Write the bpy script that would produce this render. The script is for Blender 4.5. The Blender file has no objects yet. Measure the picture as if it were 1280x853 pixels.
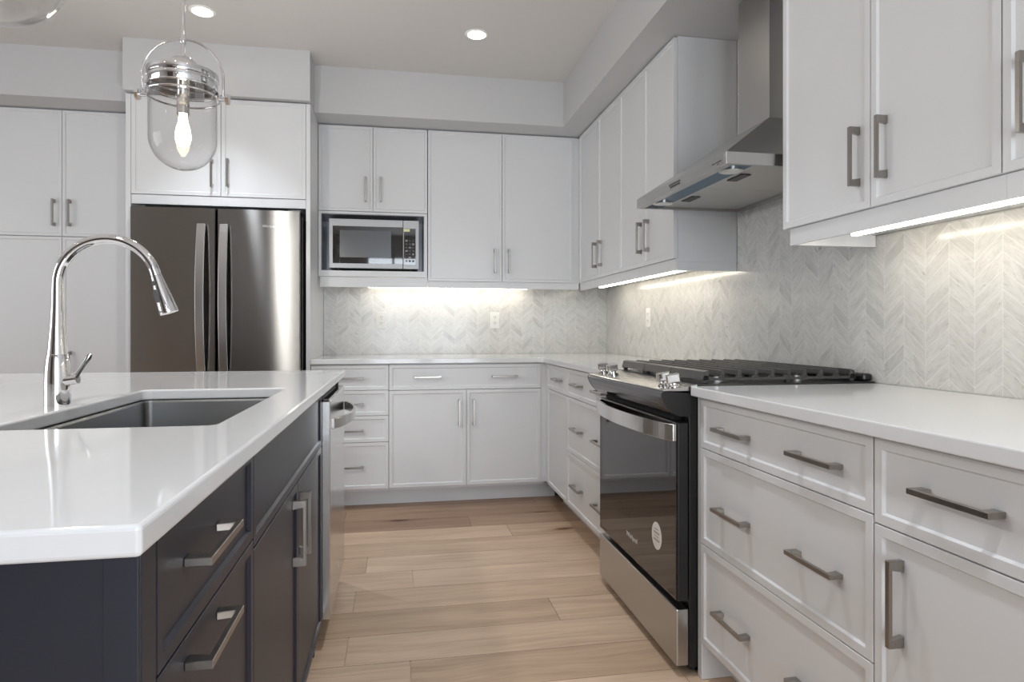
import bpy, bmesh, math, random
from mathutils import Vector, Matrix
random.seed(7)
SC = bpy.context.scene
C = SC.collection
PI = math.pi

# ------------------------------------------------------------------ camera, world, light, exposure
cam_d = bpy.data.cameras.new('camera')
cam = bpy.data.objects.new('camera', cam_d)
C.objects.link(cam)
cam.location = (0, 0, 1.0923)
cam.rotation_euler = (PI / 2, 0, -0.177)
cam_d.sensor_width = 36.0
cam_d.lens = 799.4 / 1280 * 36.0
cam_d.shift_y = -(426.5 - 412.486) / 1280
cam_d.clip_start = 0.02
SC.camera = cam

SC.view_settings.view_transform = 'Standard'
SC.view_settings.look = 'None'
SC.view_settings.gamma = 1.0
SC.view_settings.use_curve_mapping = False
SC.view_settings.exposure = 0.07
SC.cycles.use_denoising = True
SC.cycles.max_bounces = 12
SC.cycles.diffuse_bounces = 6
SC.cycles.caustics_reflective = False
SC.cycles.caustics_refractive = False
SC.cycles.sample_clamp_indirect = 4.0

world = bpy.data.worlds.new('world')
SC.world = world
world.use_nodes = True
world.node_tree.nodes['Background'].inputs[0].default_value = (0.75, 0.86, 1.0, 1)
world.node_tree.nodes['Background'].inputs[1].default_value = 1.0


def area(name, loc, rot, sx, sy, power, col, spread=PI):
    d = bpy.data.lights.new(name, 'AREA')
    d.shape = 'RECTANGLE'
    d.size, d.size_y = sx, sy
    d.energy = power
    d.color = col
    d.spread = spread
    o = bpy.data.objects.new(name, d)
    o.location = loc
    o.rotation_euler = rot
    C.objects.link(o)
    return o


DAY = (0.84, 0.92, 1.0)
WINDOW_POWER = 54
# daylight entering by the windows behind and left of the camera
REAR_WINDOWS = [(-0.55, 0.40), (0.50, 1.45)]
for wx0, wx1 in REAR_WINDOWS:
    area('daylight', ((wx0 + wx1) / 2, -2.72, 1.25), (PI / 2, 0, 0), wx1 - wx0, 2.3, WINDOW_POWER, DAY)
area('daylight', (-4.22, 1.65, 1.5), (0, -PI / 2, 0), 1.9, 2.4, 30, (0.95, 0.98, 1.0))
DOWNLIGHT_POWER = 74
WARM = (0.87, 0.93, 1.0)
PENDANT_POWER = 15

# ------------------------------------------------------------------ node helpers and materials


class NT:
    def __init__(self, name):
        self.m = bpy.data.materials.new(name)
        self.m.use_nodes = True
        self.t = self.m.node_tree
        self.b = self.t.nodes['Principled BSDF']

    def n(self, typ, **kw):
        o = self.t.nodes.new(typ)
        for k, v in kw.items():
            setattr(o, k, v)
        return o

    def link(self, a, b):
        self.t.links.new(a, b)

    def put(self, sock, v):
        if hasattr(v, 'is_linked') or isinstance(v, bpy.types.NodeSocket):
            self.link(v, sock)
        else:
            sock.default_value = v

    def math(self, op, a, b=0.0, c=None):
        o = self.n('ShaderNodeMath', operation=op)
        self.put(o.inputs[0], a)
        self.put(o.inputs[1], b)
        if c is not None:
            self.put(o.inputs[2], c)
        return o.outputs[0]

    def ramp(self, fac, stops):
        o = self.n('ShaderNodeValToRGB')
        cr = o.color_ramp
        while len(cr.elements) > len(stops):
            cr.elements.remove(cr.elements[-1])
        while len(cr.elements) < len(stops):
            cr.elements.new(0.5)
        for e, (p, c) in zip(cr.elements, stops):
            e.position = p
            e.color = (c[0], c[1], c[2], 1)
        self.link(fac, o.inputs[0])
        return o.outputs[0]

    def mix(self, fac, a, b, blend='MIX'):
        o = self.n('ShaderNodeMix', data_type='RGBA', blend_type=blend)
        self.put(o.inputs[0], fac)
        for s, v in ((o.inputs[6], a), (o.inputs[7], b)):
            if isinstance(v, tuple):
                s.default_value = (v[0], v[1], v[2], 1)
            else:
                self.link(v, s)
        return o.outputs[2]

    def noise(self, vec, scale, detail=3.0, rough=0.5, dist=0.0):
        o = self.n('ShaderNodeTexNoise')
        o.inputs['Scale'].default_value = scale
        o.inputs['Detail'].default_value = detail
        o.inputs['Roughness'].default_value = rough
        o.inputs['Distortion'].default_value = dist
        if vec is not None:
            self.link(vec, o.inputs['Vector'])
        return o.outputs[0]

    def coord(self, kind='Object'):
        return self.n('ShaderNodeTexCoord').outputs[kind]

    def mapping(self, vec, scale=(1, 1, 1), loc=(0, 0, 0), rot=(0, 0, 0)):
        o = self.n('ShaderNodeMapping')
        self.link(vec, o.inputs[0])
        o.inputs[1].default_value = loc
        o.inputs[2].default_value = rot
        o.inputs[3].default_value = scale
        return o.outputs[0]

    def bump(self, h, strength=0.1, dist=0.001):
        o = self.n('ShaderNodeBump')
        o.inputs['Strength'].default_value = strength
        o.inputs['Distance'].default_value = dist
        self.link(h, o.inputs['Height'])
        self.link(o.outputs[0], self.b.inputs['Normal'])


def simple(name, col, rough=0.5, metal=0.0, spec=0.5, coat=0.0, var=0.0, vscale=8.0):
    m = NT(name)
    m.b.inputs['Base Color'].default_value = (*col, 1)
    m.b.inputs['Roughness'].default_value = rough
    m.b.inputs['Metallic'].default_value = metal
    m.b.inputs['Specular IOR Level'].default_value = spec
    if coat:
        m.b.inputs['Coat Weight'].default_value = coat
        m.b.inputs['Coat Roughness'].default_value = 0.05
    if var:
        n = m.noise(m.coord(), vscale, 2)
        c = m.mix(n, tuple(x * (1 - var) for x in col), tuple(min(1, x * (1 + var)) for x in col))
        m.link(c, m.b.inputs['Base Color'])
    return m.m


def brushed(name, col, rough, stretch, aniso=0.5, tang=(0, 0, 1)):
    m = NT(name)
    m.b.inputs['Metallic'].default_value = 1.0
    m.b.inputs['Anisotropic'].default_value = aniso
    tg = m.n('ShaderNodeCombineXYZ')
    for i in range(3):
        tg.inputs[i].default_value = tang[i]
    m.link(tg.outputs[0], m.b.inputs['Tangent'])
    v = m.mapping(m.coord(), scale=stretch)
    n = m.noise(v, 60, 3, 0.6)
    m.link(m.mix(n, tuple(c * 0.93 for c in col), tuple(c * 1.07 for c in col)), m.b.inputs['Base Color'])
    r = m.n('ShaderNodeMapRange')
    m.link(n, r.inputs[0])
    r.inputs[3].default_value = rough - 0.05
    r.inputs[4].default_value = rough + 0.05
    m.link(r.outputs[0], m.b.inputs['Roughness'])
    m.bump(n, 0.03, 0.0005)
    return m.m


def emitter(name, col, strength):
    m = NT(name)
    m.b.inputs['Base Color'].default_value = (*col, 1)
    m.b.inputs['Emission Color'].default_value = (*col, 1)
    m.b.inputs['Emission Strength'].default_value = strength
    return m.m


def marble_tile(name, axis, origin, W=0.0835, H=0.05):
    """chevron marble: columns of parallelogram tiles that rise and fall in turn"""
    m = NT(name)
    sep = m.n('ShaderNodeSeparateXYZ')
    co = m.coord()
    m.link(co, sep.inputs[0])
    u = sep.outputs['XYZ'.index(axis)]
    z = sep.outputs[2]
    a = m.math('DIVIDE', m.math('SUBTRACT', origin, u), W)
    a = m.math('ADD', a, 200.0)
    c = m.math('FLOOR', a)
    f = m.math('FRACT', a)
    tri = m.math('ABSOLUTE', m.math('SUBTRACT', m.math('MODULO', a, 2.0), 1.0))
    v2 = m.math('ADD', z, m.math('MULTIPLY', tri, 0.83 * W))
    rr = m.math('DIVIDE', v2, H)
    row = m.math('FLOOR', rr)
    fr = m.math('FRACT', rr)
    du = m.math('MULTIPLY', m.math('MINIMUM', f, m.math('SUBTRACT', 1.0, f)), W)
    dv = m.math('MULTIPLY', m.math('MINIMUM', fr, m.math('SUBTRACT', 1.0, fr)), H * 0.77)
    d = m.math('MINIMUM', du, dv)
    g = m.n('ShaderNodeMapRange')
    g.interpolation_type = 'SMOOTHSTEP'
    m.link(d, g.inputs[0])
    g.inputs[1].default_value = 0.0004
    g.inputs[2].default_value = 0.0012
    tile = g.outputs[0]                       # 0 on the joints, 1 on the stone
    idv = m.n('ShaderNodeCombineXYZ')
    m.link(c, idv.inputs[0])
    m.link(row, idv.inputs[1])
    wn = m.n('ShaderNodeTexWhiteNoise', noise_dimensions='3D')
    m.link(idv.outputs[0], wn.inputs[0])
    # each tile is cut from another bit of the slab, its veins running along the piece
    sv = m.n('ShaderNodeSeparateColor')
    m.link(wn.outputs[1], sv.inputs[0])

    def streak(kx, ky, seed):
        cv = m.n('ShaderNodeCombineXYZ')
        m.link(m.math('ADD', m.math('MULTIPLY', v2, kx), m.math('MULTIPLY', sv.outputs[0], 17.0)), cv.inputs[0])
        m.link(m.math('ADD', m.math('MULTIPLY', m.math('MULTIPLY', f, W), ky), m.math('MULTIPLY', sv.outputs[1], 31.0)), cv.inputs[1])
        m.link(m.math('ADD', m.math('MULTIPLY', sv.outputs[2], 23.0), seed), cv.inputs[2])
        return cv.outputs[0]
    cloud = m.noise(streak(19.0, 11.0, 0.0), 1.0, 6, 0.6, 0.9)
    vein = m.noise(streak(34.0, 12.0, 5.0), 1.0, 6, 0.6, 1.1)
    vr = m.math('ABSOLUTE', m.math('SUBTRACT', vein, 0.5))
    stone = m.ramp(cloud, [(0.25, (0.50, 0.495, 0.485)), (0.40, (0.635, 0.63, 0.615)), (0.64, (0.70, 0.695, 0.68))])
    vcol = m.ramp(vr, [(0.0, (0.80, 0.80, 0.80)), (0.02, (0.93, 0.93, 0.93)), (0.07, (1, 1, 1))])
    stone = m.mix(0.75, stone, vcol, 'MULTIPLY')
    blot = m.noise(streak(42.0, 24.0, 9.0), 1.0, 5, 0.65, 1.4)
    bcol = m.ramp(blot, [(0.27, (0.36, 0.35, 0.34)), (0.36, (1, 1, 1))])
    stone = m.mix(1.0, stone, bcol, 'MULTIPLY')
    tone = m.ramp(wn.outputs[0], [(0.0, (0.84, 0.84, 0.84)), (0.18, (0.96, 0.96, 0.96)), (1.0, (1, 1, 1))])
    stone = m.mix(1.0, stone, tone, 'MULTIPLY')
    m.link(m.mix(tile, (0.76, 0.755, 0.74), stone), m.b.inputs['Base Color'])
    m.b.inputs['Roughness'].default_value = 0.16
    m.bump(tile, 0.25, 0.0006)
    return m.m


def oak_floor():
    m = NT('oak_planks')
    at = m.n('ShaderNodeAttribute', attribute_name='plank')
    sp = m.n('ShaderNodeSeparateColor')
    m.link(at.outputs[0], sp.inputs[0])
    off = m.n('ShaderNodeVectorMath', operation='SCALE')
    m.link(at.outputs['Vector'], off.inputs[0])
    off.inputs[3].default_value = 23.0
    pv = m.n('ShaderNodeVectorMath', operation='ADD')
    m.link(m.coord(), pv.inputs[0])
    m.link(off.outputs[0], pv.inputs[1])
    p = pv.outputs[0]
    warp = m.noise(m.mapping(p, scale=(1.1, 3.5, 1)), 1.6, 2, 0.5)
    wv = m.n('ShaderNodeCombineXYZ')
    m.link(m.math('MULTIPLY', m.math('SUBTRACT', warp, 0.5), 0.10), wv.inputs[1])
    pw = m.n('ShaderNodeVectorMath', operation='ADD')
    m.link(p, pw.inputs[0])
    m.link(wv.outputs[0], pw.inputs[1])
    q = pw.outputs[0]
    fine = m.noise(m.mapping(q, scale=(3.0, 90, 1)), 1.7, 5, 0.65)
    band = m.noise(m.mapping(q, scale=(0.7, 16, 1)), 1.5, 4, 0.6)
    patch = m.noise(m.mapping(p, scale=(1.6, 5, 1)), 1.3, 3, 0.5)
    knot = m.n('ShaderNodeTexVoronoi', feature='F1', voronoi_dimensions='2D')
    m.link(m.mapping(q, scale=(1.25, 3.6, 1)), knot.inputs['Vector'])
    knot.inputs['Scale'].default_value = 1.0
    ks = m.n('ShaderNodeSeparateColor')
    m.link(knot.outputs['Color'], ks.inputs[0])
    some = m.math('GREATER_THAN', ks.outputs[0], 0.66)
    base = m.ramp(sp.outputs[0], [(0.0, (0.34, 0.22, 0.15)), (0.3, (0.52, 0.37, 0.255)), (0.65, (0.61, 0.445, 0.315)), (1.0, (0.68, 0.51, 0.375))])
    fr_ = m.ramp(fine, [(0.30, (0.72, 0.68, 0.64)), (0.55, (1, 1, 1))])
    br = m.ramp(band, [(0.30, (0.74, 0.70, 0.66)), (0.58, (1, 1, 1))])
    pr_ = m.ramp(patch, [(0.30, (0.86, 0.84, 0.82)), (0.65, (1.04, 1.03, 1.02))])
    c = m.mix(0.55, base, fr_, 'MULTIPLY')
    c = m.mix(0.75, c, br, 'MULTIPLY')
    c = m.mix(1.0, c, pr_, 'MULTIPLY')
    kr = m.ramp(knot.outputs['Distance'], [(0.0, (0.20, 0.13, 0.09)), (0.05, (0.36, 0.27, 0.21)), (0.085, (0.82, 0.78, 0.74)), (0.19, (1, 1, 1))])
    c = m.mix(some, c, m.mix(1.0, c, kr, 'MULTIPLY'))
    m.link(c, m.b.inputs['Base Color'])
    m.b.inputs['Roughness'].default_value = 0.42
    m.b.inputs['Specular IOR Level'].default_value = 0.35
    m.bump(fine, 0.08, 0.0006)
    return m.m


def glass(name, tint=(1, 1, 1), rough=0.0):
    # thin blown glass: clear straight through, mirror-like towards its edges
    m = NT(name)
    tr = m.n('ShaderNodeBsdfTransparent')
    tr.inputs[0].default_value = (0.97, 0.97, 0.97, 1)
    gl = m.n('ShaderNodeBsdfGlossy')
    gl.inputs['Roughness'].default_value = 0.01
    lw = m.n('ShaderNodeLayerWeight')
    lw.inputs[0].default_value = 0.5
    fac = m.math('ADD', m.math('MULTIPLY', m.math('POWER', lw.outputs['Facing'], 4.0), 0.75), 0.02)
    mx_ = m.n('ShaderNodeMixShader')
    m.link(fac, mx_.inputs[0])
    m.link(tr.outputs[0], mx_.inputs[1])
    m.link(gl.outputs[0], mx_.inputs[2])
    m.link(mx_.outputs[0], m.t.nodes['Material Output'].inputs[0])
    return m.m


M = {}
M['white'] = simple('white_lacquer', (0.69, 0.695, 0.705), 0.32, var=0.01)
M['white_in'] = simple('white_melamine', (0.68, 0.68, 0.67), 0.45)
M['wall'] = simple('grey_wall_paint', (0.55, 0.55, 0.555), 0.7, var=0.012, vscale=30)
M['darkwood'] = simple('dark_wood', (0.10, 0.075, 0.062), 0.5, var=0.1, vscale=6)
M['ceil'] = simple('ceiling_paint', (0.66, 0.645, 0.63), 0.8, var=0.012, vscale=30)
M['quartz'] = simple('white_quartz', (0.685, 0.69, 0.70), 0.08, var=0.012, vscale=60)
M['navy'] = simple('navy_lacquer', (0.013, 0.016, 0.028), 0.38, var=0.04)
M['navy_dark'] = simple('navy_recess', (0.012, 0.013, 0.018), 0.5)
M['nickel'] = brushed('brushed_nickel', (0.36, 0.335, 0.31), 0.30, (1, 1, 1), 0.3)
M['steel'] = brushed('brushed_steel', (0.50, 0.49, 0.48), 0.30, (40, 40, 0.6), 0.6)
def brushed_sheet(name, col, rough, stretch):
    """door sheet with a fine horizontal brushing: lamps draw out into upright streaks"""
    m = NT(name)
    n = m.noise(m.mapping(m.coord(), scale=stretch), 60, 3, 0.6)
    g_ = m.n('ShaderNodeBsdfAnisotropic')
    g_.distribution = 'BECKMANN'
    m.link(m.mix(n, tuple(c * 0.92 for c in col), tuple(c * 1.08 for c in col)), g_.inputs['Color'])
    g_.inputs['Roughness'].default_value = rough
    g_.inputs['Anisotropy'].default_value = 0.72
    tg = m.n('ShaderNodeCombineXYZ')
    tg.inputs[0].default_value = 1.0
    m.link(tg.outputs[0], g_.inputs['Tangent'])
    m.link(g_.outputs[0], m.t.nodes['Material Output'].inputs[0])
    return m.m


M['fridge'] = brushed_sheet('fridge_steel', (0.27, 0.265, 0.26), 0.30, (0.6, 0.6, 40))
M['steel_dw'] = brushed('dishwasher_steel', (0.60, 0.59, 0.575), 0.2, (0.6, 0.6, 40), 0.4)
M['sinksteel'] = brushed('sink_steel', (0.30, 0.30, 0.30), 0.33, (6, 40, 6), 0.4)
M['polished'] = simple('polished_steel', (0.74, 0.72, 0.70), 0.14, 1.0)
M['chrome'] = simple('chrome', (0.82, 0.82, 0.83), 0.035, 1.0)
M['black'] = simple('black_enamel', (0.012, 0.012, 0.013), 0.28)
M['blackmat'] = simple('black_matt', (0.01, 0.01, 0.011), 0.6)
M['gap'] = simple('dark_gap', (0.006, 0.006, 0.006), 0.8)
M['blackglass'] = simple('black_glass', (0.010, 0.008, 0.007), 0.03, 0.0, 1.0)
M['blacksteel'] = simple('black_stainless', (0.16, 0.16, 0.165), 0.16, 1.0)
M['iron'] = simple('cast_iron', (0.045, 0.043, 0.042), 0.42, var=0.2, vscale=80)
M['darkgrey'] = simple('appliance_grey', (0.07, 0.07, 0.072), 0.4)
M['niche'] = simple('grey_lining', (0.27, 0.28, 0.30), 0.25, 0.3)
M['silver'] = simple('silver_plastic', (0.46, 0.47, 0.485), 0.34, 0.1)
M['screen'] = simple('oven_screen', (0.085, 0.09, 0.10), 0.22)
M['plastic'] = simple('white_plastic', (0.82, 0.82, 0.80), 0.35)
M['ink'] = simple('grey_print', (0.28, 0.28, 0.28), 0.5)
M['pale'] = simple('pale_print', (0.72, 0.70, 0.68), 0.4)
M['yellow'] = simple('yellow_label', (0.80, 0.78, 0.42), 0.5)
M['paper'] = simple('sticker_paper', (0.78, 0.74, 0.71), 0.6)
M['film'] = simple('blue_film', (0.035, 0.115, 0.19), 0.3)
M['filter'] = brushed('filter_mesh', (0.60, 0.58, 0.55), 0.42, (120, 4, 1), 0.2)
M['rubber'] = simple('grey_rubber', (0.05, 0.05, 0.052), 0.5)
M['glass'] = glass('clear_glass')
M['lens'] = simple('frosted_lens', (0.80, 0.80, 0.78), 0.3)
M['led'] = emitter('led_strip', (1.0, 0.91, 0.74), 16.0)
M['pot'] = emitter('lit_lens', (1.0, 0.90, 0.76), 14.0)
M['bulb'] = emitter('glowing_bulb', (1.0, 0.82, 0.55), 22.0)
M['floor'] = oak_floor()
M['tile_back'] = marble_tile('chevron_marble_back', 'X', 1.58)
M['tile_right'] = marble_tile('chevron_marble_right', 'Y', 1.851)

# ------------------------------------------------------------------ mesh helpers


def box(bm, x0, x1, y0, y1, z0, z1):
    v = [bm.verts.new((x, y, z)) for z in (z0, z1) for y in (y0, y1) for x in (x0, x1)]
    for f in ((0, 2, 3, 1), (4, 5, 7, 6), (0, 1, 5, 4), (2, 6, 7, 3), (0, 4, 6, 2), (1, 3, 7, 5)):
        bm.faces.new([v[i] for i in f])
    return v


def B(*boxes):
    bm = bmesh.new()
    for b in boxes:
        box(bm, *b)
    return bm


def prism(bm, pts, axis, a0, a1):
    """extrude a 2-D outline along an axis; pts are the other two coordinates in xyz order"""
    def mk(p, a):
        c = list(p)
        c.insert('xyz'.index(axis), a)
        return bm.verts.new(c)
    lo = [mk(p, a0) for p in pts]
    hi = [mk(p, a1) for p in pts]
    n = len(pts)
    bm.faces.new(lo)
    bm.faces.new(hi[::-1])
    for i in range(n):
        j = (i + 1) % n
        bm.faces.new((lo[i], hi[i], hi[j], lo[j]))


def lathe(bm, prof, segs=32, cx=0.0, cy=0.0, cap0=True, cap1=True):
    rings = []
    for r, z in prof:
        rings.append([bm.verts.new((cx + r * math.cos(2 * PI * i / segs), cy + r * math.sin(2 * PI * i / segs), z)) for i in range(segs)])
    for a, b in zip(rings, rings[1:]):
        for i in range(segs):
            j = (i + 1) % segs
            bm.faces.new((a[i], a[j], b[j], b[i]))
    if cap0:
        bm.faces.new(rings[0][::-1])
    if cap1:
        bm.faces.new(rings[-1])


def sweep(bm, pts, radii, segs=14, closed=False, flat=None):
    """tube along points; flat=(w,h) sweeps a rectangle-like section instead of a circle"""
    pts = [Vector(p) for p in pts]
    n = len(pts)
    if not hasattr(radii, '__len__'):
        radii = [radii] * n
    tans = []
    for i in range(n):
        a = pts[(i - 1) % n] if (closed or i > 0) else pts[i]
        b = pts[(i + 1) % n] if (closed or i < n - 1) else pts[i]
        tans.append((b - a).normalized())
    up = Vector((0, 0, 1)) if abs(tans[0].z) < 0.9 else Vector((0, 1, 0))
    nrm = tans[0].cross(up).normalized()
    rings = []
    for i in range(n):
        t = tans[i]
        nrm = (nrm - t * nrm.dot(t)).normalized()
        bn = t.cross(nrm)
        rings.append([bm.verts.new(pts[i] + nrm * (radii[i] * math.cos(2 * PI * k / segs)) + bn * (radii[i] * math.sin(2 * PI * k / segs))) for k in range(segs)])
    m = n if closed else n - 1
    for i in range(m):
        a, b = rings[i], rings[(i + 1) % n]
        for k in range(segs):
            l = (k + 1) % segs
            bm.faces.new((a[k], a[l], b[l], b[k]))
    if not closed:
        bm.faces.new(rings[0][::-1])
        bm.faces.new(rings[-1])


def cyl(bm, p0, p1, r, segs=20):
    sweep(bm, [p0, p1], r, segs)


def obj(name, bm, mat, parent=None, bevel=0.0, smooth=False, label=None, seg=2, loc=None, rot=None):
    bmesh.ops.recalc_face_normals(bm, faces=bm.faces)
    me = bpy.data.meshes.new(name)
    if smooth:
        for f in bm.faces:
            f.smooth = True
    bm.to_mesh(me)
    bm.free()
    mats = mat if isinstance(mat, list) else [mat]
    for k in mats:
        me.materials.append(M[k])
    o = bpy.data.objects.new(name, me)
    C.objects.link(o)
    if parent:
        o.parent = parent
    if loc:
        o.location = loc
    if rot:
        o.rotation_euler = rot
    if bevel:
        b = o.modifiers.new('bevel', 'BEVEL')
        b.width = bevel
        b.segments = seg
        b.limit_method = 'ANGLE'
        b.angle_limit = math.radians(35)
        b.harden_normals = False
    if smooth:
        e = o.modifiers.new('split', 'EDGE_SPLIT')
        e.split_angle = math.radians(38)
    if label:
        o['label'] = label
    return o


def thing(name, label, cat, loc=(0, 0, 0), rz=0.0, group=None):
    o = bpy.data.objects.new(name, None)
    o.empty_display_size = 0.1
    C.objects.link(o)
    o.location = loc
    o.rotation_euler = (0, 0, rz)
    o['label'] = label
    o['category'] = cat
    if group:
        o['group'] = group
    return o


def tag(o, label, cat, group=None):
    o['label'] = label
    o['category'] = cat
    if group:
        o['group'] = group
    return o


def struct(name, bm, mat, bevel=0.0):
    o = obj(name, bm, mat, None, bevel)
    o['kind'] = 'structure'
    return o


def shift(bm, loc):
    bmesh.ops.translate(bm, verts=bm.verts, vec=(-loc[0], -loc[1], -loc[2]))
    return bm


def lettering(name, text, size, mat, parent, mtx, depth=0.0006, label=None, shear=0.0):
    cu = bpy.data.curves.new(name, 'FONT')
    cu.body = text
    cu.size = size
    cu.extrude = depth
    cu.align_x = 'CENTER'
    cu.align_y = 'CENTER'
    cu.shear = shear
    cu.resolution_u = 3
    tmp = bpy.data.objects.new(name, cu)
    C.objects.link(tmp)
    dg = bpy.context.evaluated_depsgraph_get()
    me = bpy.data.meshes.new_from_object(tmp.evaluated_get(dg))
    bpy.data.objects.remove(tmp)
    bpy.data.curves.remove(cu)
    me.name = name
    me.transform(mtx)
    me.materials.clear()
    me.materials.append(M[mat])
    o = bpy.data.objects.new(name, me)
    C.objects.link(o)
    o.parent = parent
    if label:
        o['label'] = label
    return o


def face_matrix(loc, rz=0.0):
    """text lying in XY -> standing upright, reading from -Y when rz=0"""
    return Matrix.Translation(loc) @ Matrix.Rotation(rz, 4, 'Z') @ Matrix.Rotation(PI / 2, 4, 'X')


# ------------------------------------------------------------------ the setting
XW, YB, ZC, ZS = 1.58, 4.69, 2.748, 2.453
XL, YR = -4.2, -2.7

# floor: planks run left to right, rows 0.2 m deep
floor_bm = bmesh.new()
lay = floor_bm.loops.layers.float_color.new('plank')
known = {-1: 0.041, 0: -0.17, 1: 0.603, 3: 0.066, 7: 0.405, 4: 1.4, 5: 1.15, 6: -0.9, 2: 1.6, 8: -0.3}
G = 0.0009
row = -27
while 2.135 + 0.2 * row < YB:
    y0, y1 = max(2.135 + 0.2 * row, YR), min(2.335 + 0.2 * row, YB)
    if y1 > y0:
        start = known.get(row, random.uniform(-1, 1))
        cuts = [start]
        while cuts[-1] < XW:
            cuts.append(cuts[-1] + random.uniform(1.3, 2.0))
        while cuts[0] > XL:
            cuts.insert(0, cuts[0] - random.uniform(1.3, 2.0))
        for a, b in zip(cuts, cuts[1:]):
            a, b = max(a, XL), min(b, XW)
            if b - a < 0.02:
                continue
            vs = [floor_bm.verts.new(p) for p in ((a + G, y0 + G, 0), (b - G, y0 + G, 0), (b - G, y1 - G, 0), (a + G, y1 - G, 0))]
            f = floor_bm.faces.new(vs)
            tone = random.uniform(0.0, 0.25) if row in (7, 8, 9) else random.uniform(0.25, 1.0)  # far rows darker: browner planks, plus toe-kick shade put into their colour
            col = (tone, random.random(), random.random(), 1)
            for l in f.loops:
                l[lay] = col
            # groove walls, so that the joints are real
            lo = [floor_bm.verts.new((v.co.x, v.co.y, -0.004)) for v in vs]
            for i in range(4):
                j = (i + 1) % 4
                w = floor_bm.faces.new((vs[i], lo[i], lo[j], vs[j]))
                for l in w.loops:
                    l[lay] = (0, col[1], col[2], 1)
    row += 1
box(floor_bm, XL, XW, YR, YB, -0.06, -0.004)
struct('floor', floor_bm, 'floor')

struct('ceiling', B((XL - 0.1, XW + 0.1, YR - 0.1, YB + 0.1, ZC, ZC + 0.08)), 'ceil')
struct('wall_back', B((XL - 0.1, XW + 0.1, YB, YB + 0.1, -0.06, ZC)), 'wall')
struct('wall_right', B((XW, XW + 0.1, YR - 0.1, YB, -0.06, ZC)), 'wall')
# wall behind the camera with two window openings
rb = bmesh.new()
xs = [XL - 0.1] + [x for w in REAR_WINDOWS for x in w] + [XW]
for i in range(0, len(xs), 2):
    box(rb, xs[i], xs[i + 1], YR - 0.1, YR, -0.06, ZC)
for a, b in REAR_WINDOWS:
    box(rb, a, b, YR - 0.1, YR, -0.06, 0.10)
    box(rb, a, b, YR - 0.1, YR, 2.40, ZC)
struct('wall_rear', rb, 'wall')
# unseen dark double door, added behind the camera for the refrigerator to reflect
db = bmesh.new()
for a, b in ((-3.9, -3.02), (-2.98, -2.10)):
    box(db, a, b, YR + 0.001, YR + 0.04, 0.002, 2.40)
    for z0, z1 in ((0.15, 1.0), (1.1, 2.28)):
        box(db, a + 0.1, b - 0.1, YR + 0.04, YR + 0.05, z0, z1)
struct('added_dark_door', db, 'darkwood', 0.004)
struct('wall_left', B((XL - 0.1, XL, YR, 0.45, -0.06, ZC), (XL - 0.1, XL, 2.85, YB, -0.06, ZC), (XL - 0.1, XL, 0.45, 2.85, -0.06, 0.55), (XL - 0.1, XL, 0.45, 2.85, 2.45, ZC)), 'wall')
for i, (a, b) in enumerate(REAR_WINDOWS):
    fr = bmesh.new()
    t = 0.05
    y0, y1 = YR - 0.07, YR + 0.005
    for bx in ((a, a + t, 0.10, 2.40), (b - t, b, 0.10, 2.40), (a, b, 0.10, 0.10 + t), (a, b, 2.40 - t, 2.40), ((a + b) / 2 - 0.02, (a + b) / 2 + 0.02, 0.10, 2.40)):
        box(fr, bx[0], bx[1], y0, y1, bx[2], bx[3])
    struct('window_%d' % (i + 1), fr, 'white')
fr = bmesh.new()
for bx in ((0.45, 0.5, 0.55, 2.45), (2.8, 2.85, 0.55, 2.45), (0.45, 2.85, 0.55, 0.6), (0.45, 2.85, 2.4, 2.45), (1.63, 1.67, 0.55, 2.45)):
    box(fr, XL - 0.07, XL + 0.005, bx[0], bx[1], bx[2], bx[3])
struct('window_3', fr, 'white')
# dropped bulkheads over the cabinets
struct('trim_1', B((XL, -1.53, 4.15, YB, ZS, ZC)), 'wall')
struct('trim_2', B((-1.53, -0.512, 3.945, YB, ZS, ZC)), 'wall')
struct('trim_3', B((-0.512, 1.094, 4.153, YB, ZS, ZC)), 'wall')
struct('trim_4', B((1.094, XW, YR, YB, ZS, ZC)), 'wall')
# marble on the walls
tag(obj('backsplash', B((-0.512, XW - 0.009, YB - 0.008, YB - 0.0005, 0.9155, 1.404)), 'tile_back'),
    'white marble chevron tile backsplash on the back wall behind the two low outlets', 'backsplash')
tag(obj('backsplash', B((XW - 0.008, XW - 0.0005, 0.3, 1.9, 0.9155, 1.404), (XW - 0.008, XW - 0.0005, 1.9, 2.773, 0.80, ZS - 0.001), (XW - 0.008, XW - 0.0005, 2.773, YB - 0.0005, 0.9155, 1.404)), 'tile_right'),
    'white marble chevron tile backsplash behind the gas range and under the hood', 'backsplash')
XWt, YBt = XW - 0.009, YB - 0.009      # faces just in front of the tile

# ------------------------------------------------------------------ cabinetry


def door_bm(x0, x1, z0, z1, y0=0.0, t=0.02, f=0.02, rec=0.006, sl=0.004):
    bm = bmesh.new()

    def loop(d, y):
        return [bm.verts.new((x, y, z)) for x, z in ((x0 + d, z0 + d), (x1 - d, z0 + d), (x1 - d, z1 - d), (x0 + d, z1 - d))]
    bk = loop(0, y0 + t)
    fo = loop(0, y0 + 0.001)
    fo2 = loop(0.001, y0)
    fi = loop(f, y0)
    fr_ = loop(f + sl, y0 + rec)
    bm.faces.new(bk[::-1])
    for a, b in ((bk, fo), (fo, fo2), (fo2, fi), (fi, fr_)):
        for i in range(4):
            j = (i + 1) % 4
            bm.faces.new((a[i], a[j], b[j], b[i]))
    bm.faces.new(fr_)
    return bm


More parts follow.
